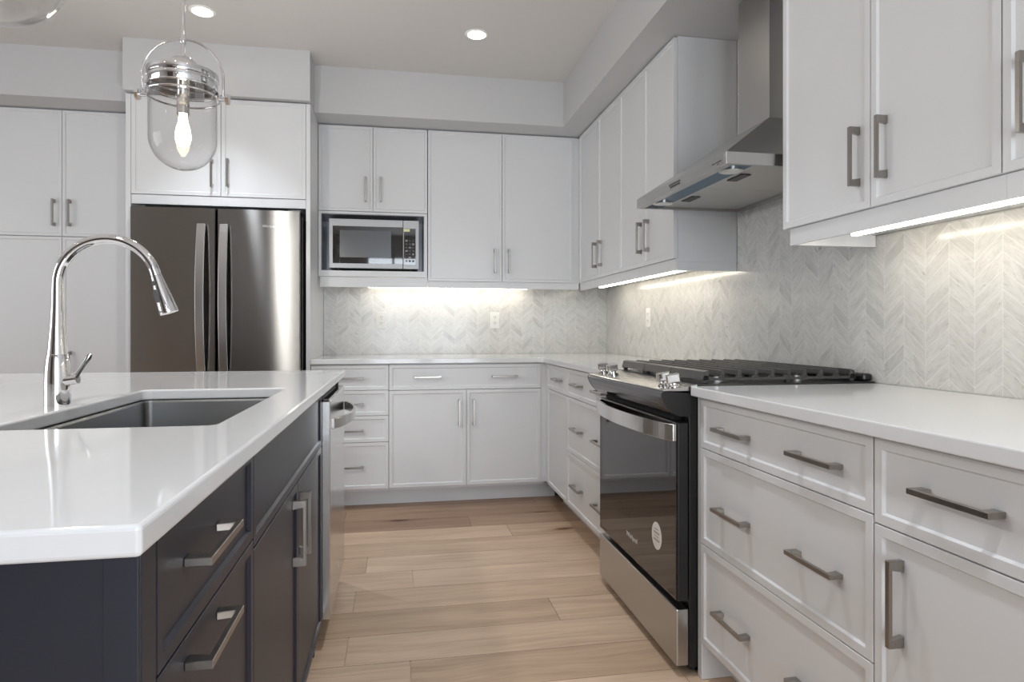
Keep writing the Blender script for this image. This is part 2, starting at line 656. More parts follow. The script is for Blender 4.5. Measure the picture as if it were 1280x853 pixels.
def handle_mesh():
    """flat bar pull on two broad tabs; local x along the bar, -y to the room, origin on the face"""
    bm = bmesh.new()
    L, P, D, T, H = 0.082, 0.022, 0.033, 0.008, 0.0055
    pts = [(-L, 0), (-L, -D), (L, -D), (L, 0), (L - P, 0), (L - P * 0.8, -D + T), (-L + P * 0.8, -D + T), (-L + P, 0)]
    prism(bm, pts, 'z', -H, H)
    bmesh.ops.recalc_face_normals(bm, faces=bm.faces)
    geom = [e for e in bm.edges]
    bmesh.ops.bevel(bm, geom=geom, offset=0.0009, segments=1, affect='EDGES')
    me = bpy.data.meshes.new('handle')
    bm.to_mesh(me)
    bm.free()
    me.materials.append(M['nickel'])
    return me


HANDLE = handle_mesh()


def add_handle(parent, x, z, vertical=False, y=0.006):
    o = bpy.data.objects.new('handle', HANDLE)
    C.objects.link(o)
    o.parent = parent
    o.location = (x, y, z)
    if vertical:
        o.rotation_euler = (0, PI / 2, 0)
    return o


def front(root, kind, x0, x1, z0, z1, handles=(), mat='white', f=0.02):
    d = obj(kind, door_bm(x0, x1, z0, z1, f=f), mat, root)
    for h in handles:
        add_handle(d, h[1], h[2], h[0] == 'v')
    return d


def carcass(root, W, D, z0, z1, mat='white', x0=0.0015):
    return obj('body', B((x0, W - 0.0015, 0.0215, D, z0, z1)), mat, root)


def toe(root, W, z1=0.105, y=0.105, mat='white', x0=0.0015):
    return obj('toe_kick', B((x0 - 0.0013, W - 0.0002, y, y + 0.016, 0.001, z1)), mat, root)


g = 0.0015
R90 = -PI / 2
# --- base cabinets on the back wall
YD, XD = 3.984, 0.929
r = thing('base_cabinet', 'narrow white four-drawer base cabinet beside the refrigerator panel', 'cabinet', (-0.512, YD, 0), group='white base cabinets')
carcass(r, 0.459, 0.69, 0.105, 0.884)
toe(r, 0.459)
for z0, z1, hz in ((0.725, 0.877, 0.798), (0.570, 0.722, 0.640), (0.408, 0.567, 0.478), (0.123, 0.405, 0.258)):
    front(r, 'drawer', g, 0.459 - g, z0, z1, [('h', 0.227, hz)])
r = thing('base_cabinet', 'wide white base cabinet in the corner with one long drawer over two doors', 'cabinet', (-0.053, YD, 0), group='white base cabinets')
carcass(r, 0.975, 0.69, 0.105, 0.884)
toe(r, 1.07)
front(r, 'drawer', g, 0.952, 0.722, 0.877, [('h', 0.236, 0.800), ('h', 0.720, 0.799)])
front(r, 'door', g, 0.475, 0.123, 0.718, [('v', 0.431, 0.576)])
front(r, 'door', 0.478, 0.952, 0.123, 0.718, [('v', 0.521, 0.576)])
obj('filler_strip', B((0.9535, 0.993, 0.006, 0.0213, 0.123, 0.882)), 'white', r)

# --- base cabinets on the right wall
r = thing('base_cabinet', 'slim white corner base cabinet with a single door without pull under one drawer', 'cabinet', (XD, 3.93, 0), R90, 'white base cabinets')
carcass(r, 0.470, 0.64, 0.105, 0.884)
toe(r, 0.470)
obj('filler_strip', B((-0.0595, -0.0005, 0.006, 0.0213, 0.123, 0.882)), 'white', r)
front(r, 'drawer', g, 0.4685, 0.725, 0.877, [('h', 0.270, 0.797)])
front(r, 'door', g, 0.4685, 0.123, 0.722)
r = thing('base_cabinet', 'white three-drawer base cabinet between the corner and the far side of the range', 'cabinet', (XD, 3.458, 0), R90, 'white base cabinets')
carcass(r, 0.783, 0.64, 0.105, 0.884)
toe(r, 0.783)
for z0, z1, hz in ((0.725, 0.877, 0.799), (0.422, 0.722, 0.562), (0.123, 0.419, 0.257)):
    front(r, 'drawer', g, 0.7815, z0, z1, [('h', 0.215, hz), ('h', 0.598, hz)])
r = thing('base_cabinet', 'large white three-drawer base cabinet with six pulls in front, beside the range', 'cabinet', (XD, 1.858, 0), R90, 'white base cabinets')
carcass(r, 0.735, 0.64, 0.105, 0.884)
toe(r, 0.735)
obj('end_panel', B((-0.026, -0.0005, 0.004, 0.64, 0.001, 0.884)), 'white', r, 0.001)
for z0, z1, hz in ((0.727, 0.879, 0.800), (0.430, 0.724, 0.565), (0.121, 0.427, 0.260)):
    front(r, 'drawer', g, 0.7335, z0, z1, [('h', 0.194, hz), ('h', 0.558, hz)])
r = thing('base_cabinet', 'white base cabinet nearest the camera with a drawer over a door with vertical pull', 'cabinet', (XD, 1.1215, 0), R90, 'white base cabinets')
carcass(r, 0.80, 0.64, 0.105, 0.884)
toe(r, 0.80)
front(r, 'drawer', g, 0.399, 0.712, 0.879, [('h', 0.193, 0.802)])
front(r, 'drawer', 0.402, 0.7985, 0.712, 0.879, [('h', 0.60, 0.802)])
front(r, 'door', g, 0.399, 0.121, 0.709, [('v', 0.066, 0.577)])
front(r, 'door', 0.402, 0.7985, 0.121, 0.709, [('v', 0.735, 0.577)])

# --- white worktops
bm = bmesh.new()
prism(bm, [(-0.512, 3.959), (0.880, 3.959), (0.904, 3.935), (0.904, 2.674), (XWt, 2.674), (XWt, YBt), (-0.512, YBt)], 'z', 0.885, 0.915)
tag(obj('countertop', bm, 'quartz', None, 0.003), 'white quartz L-shaped countertop along the back wall and up to the range', 'countertop')
tag(obj('countertop', B((0.904, XWt, 0.30, 1.876, 0.885, 0.915)), 'quartz', None, 0.003), 'white quartz countertop on the near drawers, between range and picture edge', 'countertop')

# --- wall cabinets, back wall
YU, XU = 4.359, 1.2535
DU = YBt - YU                     # depth to the tiled face
ZT, ZB = 2.443, 1.423
r = thing('wall_cabinet', 'white wall cabinet with open niche holding the microwave under two small doors', 'cabinet', (-0.513, YU, 0), group='white wall cabinets')
W = 0.712
obj('body', B((g, 0.018, 0.0, YB - YU - 0.002, 1.443, 1.876), (W - 0.022, W - g, 0.0, YB - YU - 0.002, 1.443, 1.876),
              (g, W - g, 0.0215, YB - YU - 0.002, 1.862, ZS - 0.0015), (0.018, W - 0.022, 0.0, 0.02, 1.861, 1.876)), 'white', r, 0.001)
obj('niche_lining', B((0.0185, 0.0215, 0.004, 0.326, 1.486, 1.860), (W - 0.0255, W - 0.0225, 0.004, 0.326, 1.486, 1.860), (0.0215, W - 0.0255, 0.004, 0.326, 1.857, 1.860), (0.0215, W - 0.0255, 0.322, 0.326, 1.486, 1.857)), 'niche', r, label='grey niche lining')
obj('shelf', B((g, W - g - 0.018, -0.006, 0.328, 1.445, 1.4845)), 'white', r, 0.0015)
front(r, 'door', g, 0.350, 1.880, ZT, [('v', 0.302, 2.025)], f=0.016)
front(r, 'door', 0.353, W - g, 1.880, ZT, [('v', 0.401, 2.028)], f=0.016)
obj('light_rail', B((0.012, W, 0.004, 0.022, 1.376, 1.4425)), 'white', r)
r = thing('wall_cabinet', 'tall white two-door wall cabinet above the back counter, beside the microwave niche', 'cabinet', (0.201, YU, 0), group='white wall cabinets')
W = 1.049
carcass(r, W, YB - YU - 0.002, 1.408, ZS - 0.0015)
front(r, 'door', g, 0.508, ZB, ZT, [('v', 0.458, 1.567)], f=0.016)
front(r, 'door', 0.511, 1.015, ZB, ZT, [('v', 0.556, 1.567)], f=0.016)
obj('filler_strip', B((1.0165, 1.062, 0.006, 0.0213, ZB, ZT)), 'white', r)
obj('light_rail', B((0.0, 1.060, 0.013, 0.0212, 1.376, 1.4215)), 'white', r)

# --- wall cabinets, right wall
DR = XWt - XU - 0.0005


def right_wall_cab(label, y0, W, split, h1, h2, left_inset=0.002, right_end=None, rail=(0.0, 0.0), returns=''):
    r = thing('wall_cabinet', label, 'cabinet', (XU, y0, 0), R90, 'white wall cabinets')
    obj('body', B((left_inset, W - 0.0005, 0.0215, DR, 1.408, ZS - 0.0015)), 'white', r)
    front(r, 'door', g, split - g, ZB, ZT, [('v', split - h1, 1.572)])
    front(r, 'door', split + g, W - g, ZB, ZT, [('v', split + h2, 1.572)])
    bx = [(rail[0], W - rail[1], 0.013, 0.0212, 1.368, 1.4215)]
    if 'l' in returns:
        bx.append((rail[0], rail[0] + 0.018, 0.0212, DR - 0.002, 1.368, 1.4075))
    if 'r' in returns:
        bx.append((W - rail[1] - 0.018, W - rail[1], 0.0212, DR - 0.002, 1.368, 1.4075))
    obj('light_rail', B(*bx), 'white', r)
    return r


r = right_wall_cab('white two-door wall cabinet on the right wall, in the far corner', 4.33, 0.8205, 0.426, 0.050, 0.056, rail=(-0.02, 0))
obj('filler_strip', B((-0.0345, -0.0005, 0.006, 0.0213, ZB, ZT)), 'white', r)
right_wall_cab('white two-door wall cabinet on the right wall beside the chimney hood', 3.509, 0.735, 0.370, 0.040, 0.056, rail=(0, 0.0), returns='r')
right_wall_cab('large white wall cabinet nearest the camera, with two pulls and a lit strip beneath', 1.925, 0.779, 0.3985, 0.050, 0.050, left_inset=0.012, rail=(0.022, 0.0), returns='l')
r = thing('wall_cabinet', 'white wall cabinet cut by the picture edge, with one pull showing', 'cabinet', (XU, 1.1455, 0), R90, 'white wall cabinets')
obj('body', B((0.0005, 0.785, 0.0215, DR, 1.408, ZS - 0.0015)), 'white', r)
front(r, 'door', g, 0.391, ZB, ZT, [('v', 0.058, 1.572)])
front(r, 'door', 0.394, 0.7835, ZB, ZT, [('v', 0.735, 1.572)])
obj('light_rail', B((0.0, 0.785, 0.013, 0.0212, 1.368, 1.4215)), 'white', r)

# --- tall pantry and the refrigerator surround
r = thing('pantry_cabinet', 'tall white four-door pantry cabinet left of the refrigerator', 'cabinet', (-2.532, YU, 0))
carcass(r, 1.002, YB - YU - 0.002, 0.105, ZS - 0.0015)
toe(r, 1.002, y=0.08)
front(r, 'door', g, 0.4985, 1.669, ZT, [('v', 0.456, 1.812)], f=0.016)
front(r, 'door', 0.5015, 1.0, 1.669, ZT, [('v', 0.544, 1.812)], f=0.016)
front(r, 'door', g, 0.4985, 0.123, 1.664, [('v', 0.456, 0.878)], f=0.016)
front(r, 'door', 0.5015, 1.0, 0.123, 1.664, [('v', 0.547, 0.878)], f=0.016)

r = thing('refrigerator_cabinet', 'white cabinet with two doors built around and above the steel refrigerator', 'cabinet', (-1.528, 3.98, 0))
obj('side_panel', B((0.0, 0.027, 0.0, 0.708, 0.001, ZT)), 'white', r, 0.001)
obj('side_panel', B((0.989, 1.0135, 0.0, 0.708, 0.001, ZT)), 'white', r, 0.001)
obj('body', B((0.0275, 0.9885, 0.0215, 0.708, 1.822, ZT - 0.001)), 'white', r)
front(r, 'door', 0.029, 0.5095, 1.873, ZT, [('v', 0.462, 2.005)], f=0.02)
front(r, 'door', 0.5125, 0.987, 1.873, ZT, [('v', 0.550, 2.010)], f=0.02)
obj('valance', B((0.029, 0.987, 0.004, 0.021, 1.817, 1.869)), 'white', r)
obj('top_filler', B((0.0, 1.0135, 0.03, 0.708, ZT + 0.0002, ZS - 0.0015)), 'white', r)

# ------------------------------------------------------------------ refrigerator
FX, FY = -1.018, 3.90
r = thing('refrigerator', 'stainless steel french door refrigerator standing in its white surround', 'refrigerator', (FX, FY, 0))
obj('body', B((-0.452, 0.462, 0.062, 0.70, 0.03, 1.765)), 'darkgrey', r, 0.004, label='dark grey refrigerator casing')
obj('foot_grille', B((-0.44, 0.44, 0.07, 0.12, 0.001, 0.03)), 'blackmat', r)
for s, x0, x1 in ((-1, -0.458, -0.0045), (1, 0.0015, 0.458)):
    # the two doors share one gentle outward curve
    ol = [(x0, 0.058), (x0, 0.010 if s < 0 else 0.0)]
    nseg = 36
    for i in range(nseg + 1):
        x = x0 + 0.006 + (x1 - x0 - 0.012) * i / nseg
        ol.append((x, 0.004 - 0.0132 * (1 - (x / 0.458) ** 2)))
    ol += [(x1, 0.010 if s > 0 else 0.0), (x1, 0.058)]
    db = bmesh.new()
    prism(db, ol, 'z', 0.742, 1.785)
    d = obj('door', db, 'fridge', r, smooth=True)
    hx = -0.075 if s < 0 else 0.046
    hb = bmesh.new()
    n = 18
    outer, inner = [], []
    for i in range(n + 1):
        t = i / n
        z = 0.84 + t * (1.693 - 0.84)
        bow = 0.026 + 0.040 * math.sin(PI * t) ** 0.8
        outer.append((-bow - 0.014, z))
        inner.append((-bow, z))
    prism(hb, outer + inner[::-1], 'x', hx - 0.0215, hx + 0.0215)
    h = obj('handle', hb, 'steel', d, 0.002)
    for z in (0.858, 1.672):
        obj('handle_mount', B((hx - 0.012, hx + 0.012, -0.030, -0.0002, z - 0.012, z + 0.012)), 'steel', d)
    obj('hinge_cap', B((x1 - 0.07 if s > 0 else x0, x1 if s > 0 else x0 + 0.07, 0.02, 0.13, 1.786, 1.796)), 'darkgrey', r, 0.002)
d = obj('freezer_drawer', B((-0.458, 0.458, 0.0, 0.058, 0.06, 0.733)), 'fridge', r, 0.006, seg=3)
obj('handle', B((-0.36, 0.36, -0.05, -0.032, 0.66, 0.69), (-0.34, -0.31, -0.034, -0.0002, 0.665, 0.685), (0.31, 0.34, -0.034, -0.0002, 0.665, 0.685)), 'steel', d, 0.002)
lettering('logo', 'Whirlpool', 0.019, 'pale', r, face_matrix((0.287, -0.0052, 1.692), 0.035), shear=0.15, label='pale maker lettering')

# ------------------------------------------------------------------ microwave
MY = 4.385
r = thing('microwave', 'silver microwave oven sitting in the open niche between the wall cabinets', 'microwave', (-0.152, MY, 1.4852))
x0, x1, z0, z1 = -0.297, 0.295, 0.018, 0.347


def mx(p):                     # picture fraction across the front -> local x
    return x0 + (p - 170) / 895 * (x1 - x0)


def mz(p):
    return z1 - (p - 190) / 490 * (z1 - z0)


obj('casing', B((x0 + 0.004, x1 - 0.004, 0.022, 0.285, z0 + 0.002, z1 - 0.002)), 'darkgrey', r, 0.003)
dx = mx(903)
d = obj('door', B((x0, dx - 0.001, 0.0, 0.0215, z0, z1)), 'silver', r, 0.003)
obj('window', B((mx(208), mx(903) - 0.002, -0.0018, -0.0001, mz(632), mz(262))), 'blackglass', d, label='black glass window')
obj('window_screen', B((mx(277), mx(783), -0.0026, -0.0019, mz(572), mz(303))), 'screen', d)
lettering('logo', 'Whirlpool', 0.011, 'pale', d, face_matrix((mx(623), -0.0023, mz(606))), 0.0003, label='pale maker lettering')
p = obj('control_panel', B((dx + 0.001, x1, 0.0, 0.0215, z0, z1)), 'silver', r, 0.003)
obj('keypad', B((mx(912), mx(1030), -0.0016, -0.0001, mz(636), mz(272))), 'blackglass', p)
for kr in range(7):
    for kc in range(3):
        kx = mx(938 + kc * 34)
        kz = mz(395 + kr * 34)
        obj('key', B((kx - 0.0075, kx + 0.0075, -0.0022, -0.0017, kz - 0.006, kz + 0.006)), 'rubber' if (kr + kc) % 3 else 'ink', p)
obj('sticker', B((mx(912), mx(972), -0.0022, -0.0017, mz(303), mz(276))), 'yellow', p, label='pale yellow sticker')
for fx in (-0.24, 0.24):
    for fy in (0.05, 0.24):
        b = bmesh.new()
        lathe(b, [(0.016, 0.0002), (0.018, 0.0195)], 16, fx, fy)
        obj('foot', b, 'blackmat', r)

# ------------------------------------------------------------------ gas range
RX, RY = 0.862, 2.274
r = thing('gas_range', 'slide-in gas range with black glass door and steel drawer between white base cabinets', 'range', (RX, RY, 0))
L2 = 0.389
obj('body', B((0.044, 0.69, -L2 + 0.004, L2 - 0.004, 0.025, 0.893)), 'black', r, 0.002)
for fx in (0.08, 0.64):
    for fy in (-0.34, 0.34):
        b = bmesh.new()
        lathe(b, [(0.02, 0.001), (0.016, 0.0245)], 14, fx, fy)
        obj('leveling_foot', b, 'blackmat', r)
d = obj('storage_drawer', B((0.0, 0.040, -L2, L2, 0.034, 0.212)), 'steel', r, 0.004)
d = obj('oven_door', B((0.004, 0.040, -L2 + 0.001, L2 - 0.001, 0.236, 0.800)), 'black', r, 0.004)
obj('door_glass', B((0.0, 0.0038, -L2 + 0.006, L2 - 0.006, 0.240, 0.796)), 'blackglass', d, 0.001, label='black glossy door glass')
# bowed handle with square ends
b = bmesh.new()
n = 24
outer, inner = [], []
for i in range(n + 1):
    t = i / n
    y = -L2 + 0.001 + t * (2 * L2 - 0.002)
    bow = 0.012 + 0.047 * math.sin(PI * t) ** 0.62
    outer.append((-bow, y))
    inner.append((-bow + 0.012 if 0.06 < t < 0.94 else -0.0003, y))
prism(b, outer + inner[::-1], 'z', 0.742, 0.796)
obj('handle', b, 'polished', d, 0.002)
# control panel, a rolled black front with a bright top
prof = [(-0.044, 0.899), (-0.052, 0.893), (-0.050, 0.880), (-0.042, 0.862), (-0.030, 0.845), (-0.014, 0.830), (0.004, 0.821), (0.043, 0.818), (0.043, 0.8925)]
b = bmesh.new()
prism(b, prof, 'y', -L2, L2)
p = obj('control_panel', b, 'blacksteel', r, 0.0015, label='dark rolled control panel')
for s in (-1, 1):
    b = bmesh.new()
    q = [(a * 1.01 - 0.0005, z) for a, z in prof]
    prism(b, q, 'y', s * (L2 + 0.0002), s * (L2 + 0.0035))
    obj('end_cap', b, 'black', p)
obj('vent_recess', B((0.02, 0.0435, -L2 + 0.06, L2 - 0.03, 0.8005, 0.8178)), 'gap', r)
b = bmesh.new()
prism(b, [(-0.046, 0.8995), (-0.044, 0.9035), (0.070, 0.9195), (0.070, 0.9155), (0.044, 0.8995)], 'y', -L2 - 0.001, L2 + 0.001)
p = obj('top_trim', b, 'polished', r, 0.001, label='bright steel top trim')
obj('cooktop', B((0.0705, 0.705, -L2 - 0.001, L2 + 0.001, 0.8955, 0.920)), 'black', r, 0.003)
obj('rear_vent', B((0.668, 0.7045, -L2 + 0.01, L2 - 0.01, 0.9205, 0.946)), 'black', r, 0.008)
slope = math.atan2(0.016, 0.114)
for ky in (0.336, 0.212, -0.294, -0.368):
    k = bmesh.new()
    lathe(k, [(0.021, 0.0005), (0.021, 0.006), (0.014, 0.009), (0.013, 0.014)], 24)
    ko = obj('knob', k, 'polished', r, smooth=True, loc=(0.0 if ky else 0.012, ky, 0.9099 if ky else 0.9115), rot=(0, -slope, 0))
    k = bmesh.new()
    box(k, -0.022, 0.022, -0.008, 0.008, 0.0143, 0.043)
    obj('knob_grip', k, 'polished', ko, 0.004)
# cast iron grates: long bars, end rails with openings
gx = [0.108 + 0.0585 * i for i in range(10)]
for (a, bb) in ((-0.372, -0.1265), (-0.1235, 0.1235), (0.1265, 0.372)):
    b = bmesh.new()
    for i, x in enumerate(gx):
        w = 0.007
        if i in (0, 9):
            prism(b, [(x - 0.013, 0.931), (x - 0.006, 0.958), (x + 0.010, 0.962), (x + 0.012, 0.931)] if i == 0 else [(x - 0.012, 0.931), (x - 0.010, 0.962), (x + 0.006, 0.958), (x + 0.013, 0.931)], 'y', a, bb)
        else:
            prism(b, [(x - w, 0.946), (x - 0.005, 0.962), (x + 0.005, 0.962), (x + w, 0.946)], 'y', a, bb)
    for y in (a, bb):
        s = 1 if y == a else -1
        y2 = y + s * 0.012
        box(b, gx[0] - 0.012, gx[-1] + 0.012, min(y, y2), max(y, y2), 0.929, 0.938)
        for x in gx:
            prism(b, [(x - 0.012, 0.938), (x - 0.006, 0.946), (x + 0.006, 0.946), (x + 0.012, 0.938)], 'y', min(y, y2), max(y, y2))
    for x in (gx[0], gx[5], gx[-1]):
        for y in (a + 0.012, bb - 0.012):
            box(b, x - 0.008, x + 0.008, y - 0.008, y + 0.008, 0.9203, 0.932)
    obj('grate', b, 'iron', r, 0.0012, seg=1)
for bx, by, br in ((0.20, -0.25, 0.045), (0.50, -0.25, 0.038), (0.35, 0.0, 0.055), (0.20, 0.25, 0.045), (0.50, 0.25, 0.038)):
    b = bmesh.new()
    lathe(b, [(br * 1.25, 0.9203), (br * 1.25, 0.926), (br * 0.9, 0.929), (br * 0.9, 0.935)], 28, bx, by)
    q = obj('burner', b, 'steel', r, smooth=True)
    b = bmesh.new()
    lathe(b, [(br * 0.85, 0.9352), (br * 0.85, 0.941), (br * 0.7, 0.944)], 28, bx, by)
    obj('burner_cap', b, 'iron', q, smooth=True)
lettering('logo', 'Whirlpool', 0.027, 'pale', d, face_matrix((-0.0006, 0.0, 0.316), -PI / 2), 0.0003, label='pale maker lettering')
b = bmesh.new()
seg = 32
rim = [(0.041 * math.cos(2 * PI * i / seg) - 0.233, 0.041 * 1.12 * math.sin(2 * PI * i / seg) + 0.396) for i in range(seg)]
prism(b, rim, 'x', -0.0009, -0.0002)
st = obj('sticker', b, 'paper', d, label='oval pale sticker with dark print')
for i, (zz, hw) in enumerate(((0.418, 0.016), (0.408, 0.024), (0.404, 0.022), (0.394, 0.017), (0.384, 0.025), (0.380, 0.024))):
    obj('print_line', B((-0.0013, -0.0010, -0.233 - hw, -0.233 + hw, zz - 0.0013, zz + 0.0013)), 'ink', st)

# ------------------------------------------------------------------ chimney hood
HX, HY = 1.065, 2.348
r = thing('range_hood', 'stainless steel chimney hood mounted over the gas range', 'range hood', (HX, HY, 1.64))
hw, hd = 0.40, XWt - HX - 0.0005
t = 0.002
b = bmesh.new()
box(b, 0, hd, -hw, -hw + 0.012, 0.0, 0.041)
box(b, 0, hd, hw - 0.012, hw, 0.0, 0.041)
box(b, 0, 0.03, -hw + 0.012, hw - 0.012, 0.0, 0.041)
box(b, hd - 0.02, hd, -hw + 0.012, hw - 0.012, 0.0, 0.041)
obj('rim', b, 'steel', r, 0.001)
cx, cw = 0.335, 0.112
b = bmesh.new()
lo = [b.verts.new(v) for v in ((0.001, -hw + 0.001, 0.0412), (hd, -hw + 0.001, 0.0412), (hd, hw - 0.001, 0.0412), (0.001, hw - 0.001, 0.0412))]
hi = [b.verts.new(v) for v in ((cx - 0.002, -cw - 0.002, 0.265), (hd, -cw - 0.002, 0.265), (hd, cw + 0.002, 0.265), (cx - 0.002, cw + 0.002, 0.265))]
b.faces.new(lo[::-1])
b.faces.new(hi)
for i in range(4):
    j = (i + 1) % 4
    b.faces.new((lo[i], lo[j], hi[j], hi[i]))
obj('canopy', b, 'steel', r)
obj('chimney', B((cx, hd, -cw, cw, 0.2652, ZS - 1.64 - 0.001)), 'steel', r, 0.0015)
p = obj('light_strip', B((0.031, 0.118, -hw + 0.013, hw - 0.013, 0.008, 0.0405)), 'film', r, label='blue film covered lamp strip')
for y in (-0.29, 0.29):
    b = bmesh.new()
    lathe(b, [(0.042, 0.0035), (0.042, 0.0078)], 28, 0.077, y)
    q = obj('lamp', b, 'polished', r, smooth=True)
    b = bmesh.new()
    lathe(b, [(0.033, 0.0015), (0.033, 0.0033)], 28, 0.077, y)
    obj('lamp_lens', b, 'lens', q, smooth=True)
for y0, y1 in ((-hw + 0.014, -0.002), (0.002, hw - 0.014)):
    p = obj('grease_filter', B((0.120, hd - 0.022, y0, y1, 0.010, 0.022)), 'filter', r, 0.001)
    yc = (y0 + y1) / 2
    obj('latch', B((0.142, 0.182, yc - 0.05, yc + 0.05, 0.006, 0.0098)), 'rubber', p, 0.001)
obj('control_buttons', B(*[(-0.003, -0.0002, -0.045 + i * 0.018, -0.034 + i * 0.018, 0.014, 0.019) for i in range(5)]), 'rubber', r)
obj('display', B((-0.0012, -0.0002, -0.05, 0.05, 0.023, 0.029)), 'blackglass', r)
obj('maker_plate', B((-0.0008, -0.0002, -0.368, -0.330, 0.017, 0.0205), (-0.0008, -0.0002, -0.325, -0.303, 0.017, 0.0205), (-0.0008, -0.0002, -0.352, -0.338, 0.010, 0.0125)), 'rubber', r)

# ------------------------------------------------------------------ island
XI = -0.252
r = thing('kitchen_island', 'dark navy end and back panelling of the kitchen island under the white top', 'island', (-0.80, 1.80, 0))
L0 = (-0.80, 1.80, 0)
b = bmesh.new()
box(b, -1.34, XI, 0.694, 0.735, 0.001, 0.884)
obj('end_panel', shift(b, L0), 'navy', r, 0.0015)
b = bmesh.new()
box(b, -0.285, XI - 0.0005, 0.688, 0.6938, 0.001, 0.884)
obj('corner_stile', shift(b, L0), 'navy', r, 0.001)
b = bmesh.new()
box(b, -1.34, -1.32, 0.7355, 2.839, 0.001, 0.884)
obj('back_panel', shift(b, L0), 'navy', r)
b = bmesh.new()
box(b, -1.34, XI, 2.8395, 2.868, 0.001, 0.884)
obj('end_panel', shift(b, L0), 'navy', r)
b = bmesh.new()
box(b, -1.3195, -0.87, 0.7355, 2.839, 0.10, 0.88)
obj('back_storage', shift(b, L0), 'navy_dark', r)

r = thing('island_cabinet', 'dark navy island cabinet with two stacked drawers at the near corner', 'cabinet', (XI, 0.7365, 0), PI / 2, 'navy island cabinets')
carcass(r, 0.463, 0.60, 0.10, 0.884, 'navy')
toe(r, 0.463, 0.0995, 0.075, 'navy_dark')
front(r, 'drawer', g, 0.4615, 0.722, 0.880, [('h', 0.188, 0.806)], 'navy', 0.018)
front(r, 'drawer', g, 0.4615, 0.412, 0.719, [('h', 0.190, 0.677)], 'navy', 0.018)
front(r, 'drawer', g, 0.4615, 0.102, 0.409, [('h', 0.190, 0.367)], 'navy', 0.018)
r = thing('island_cabinet', 'dark navy island sink cabinet with false front over two doors', 'cabinet', (XI, 1.2, 0), PI / 2, 'navy island cabinets')
W = 1.028
obj('body', B((0.0005, 0.018, 0.0215, 0.60, 0.10, 0.884), (W - 0.018, W - 0.0005, 0.0215, 0.60, 0.001, 0.884), (0.018, W - 0.018, 0.0215, 0.60, 0.10, 0.118), (0.018, W - 0.018, 0.585, 0.60, 0.118, 0.884), (0.018, W - 0.018, 0.0215, 0.04, 0.70, 0.884)), 'navy', r)
toe(r, W - 0.02, 0.0995, 0.075, 'navy_dark')
front(r, 'false_front', g, W - g, 0.704, 0.880, (), 'navy', 0.018)
front(r, 'door', g, 0.5115, 0.102, 0.700, [('v', 0.468, 0.583)], 'navy', 0.018)
front(r, 'door', 0.5145, W - g, 0.102, 0.700, [('v', 0.556, 0.583)], 'navy', 0.018)

# dishwasher
r = thing('dishwasher', 'stainless steel dishwasher with arched handle at the far end of the island', 'dishwasher', (-0.225, 2.54, 0))
obj('body', B((-0.60, -0.036, -0.29, 0.29, 0.105, 0.868)), 'darkgrey', r)
obj('toe_kick', B((-0.12, -0.10, -0.29, 0.29, 0.001, 0.1)), 'blackmat', r)
d = obj('door', B((-0.034, 0.0, -0.295, 0.293, 0.108, 0.850)), 'steel_dw', r, 0.003)
obj('control_strip', B((-0.033, -0.006, -0.28, 0.28, 0.8503, 0.856)), 'blackglass', d)
b = bmesh.new()
n = 20
outer, inner = [], []
for i in range(n + 1):
    t = i / n
    y = -0.27 + 0.54 * t
    bow = 0.006 + 0.052 * math.sin(PI * t) ** 0.7
    outer.append((bow + 0.006, y))
    inner.append((bow - 0.004 if 0 < i < n else 0.0003, y))
prism(b, outer + inner[::-1], 'z', 0.752, 0.788)
obj('handle', b, 'steel_dw', d, 0.002)
b = bmesh.new()
ring = [(0.009 * math.cos(2 * PI * i / 20), 0.186 + 0.014 * math.sin(2 * PI * i / 20)) for i in range(20)]
prism(b, ring, 'x', 0.0002, 0.0009)
obj('badge', b, 'pale', d, label='small pale oval badge')

# island worktop with sink cut-out
SX0, SX1, SY0, SY1 = -0.735, -0.333, 1.270, 2.048


def rrect(x0, x1, y0, y1, rad, n=6):
    pts = []
    for cx_, cy_, a0 in ((x1 - rad, y1 - rad, 0), (x0 + rad, y1 - rad, PI / 2), (x0 + rad, y0 + rad, PI), (x1 - rad, y0 + rad, 1.5 * PI)):
        for i in range(n + 1):
            a = a0 + i / n * PI / 2
            pts.append((cx_ + rad * math.cos(a), cy_ + rad * math.sin(a)))
    return pts


b = bmesh.new()
outer = [(-1.66, 0.630), (-0.229, 0.630), (-0.229, 2.910), (-1.66, 2.910)]
inner = rrect(SX0, SX1, SY0, SY1, 0.022)
edges = []
tops = []
for loop_ in (outer, inner):
    vs = [b.verts.new((x, y, 0.915)) for x, y in loop_]
    tops.append(vs)
    for i in range(len(vs)):
        edges.append(b.edges.new((vs[i], vs[(i + 1) % len(vs)])))
res = bmesh.ops.triangle_fill(b, use_beauty=True, use_dissolve=False, edges=edges)
faces = [f for f in b.faces]
low = {}
for f in faces:
    for v in f.verts:
        if v not in low:
            low[v] = b.verts.new((v.co.x, v.co.y, 0.885))
for f in faces:
    b.faces.new([low[v] for v in reversed(f.verts)])
for vs in tops:
    for i in range(len(vs)):
        a, c_ = vs[i], vs[(i + 1) % len(vs)]
        b.faces.new((a, c_, low[c_], low[a]))
tag(obj('island_countertop', b, 'quartz', None, 0.005, seg=3), 'white quartz island countertop with a sink cut-out, in front', 'countertop')

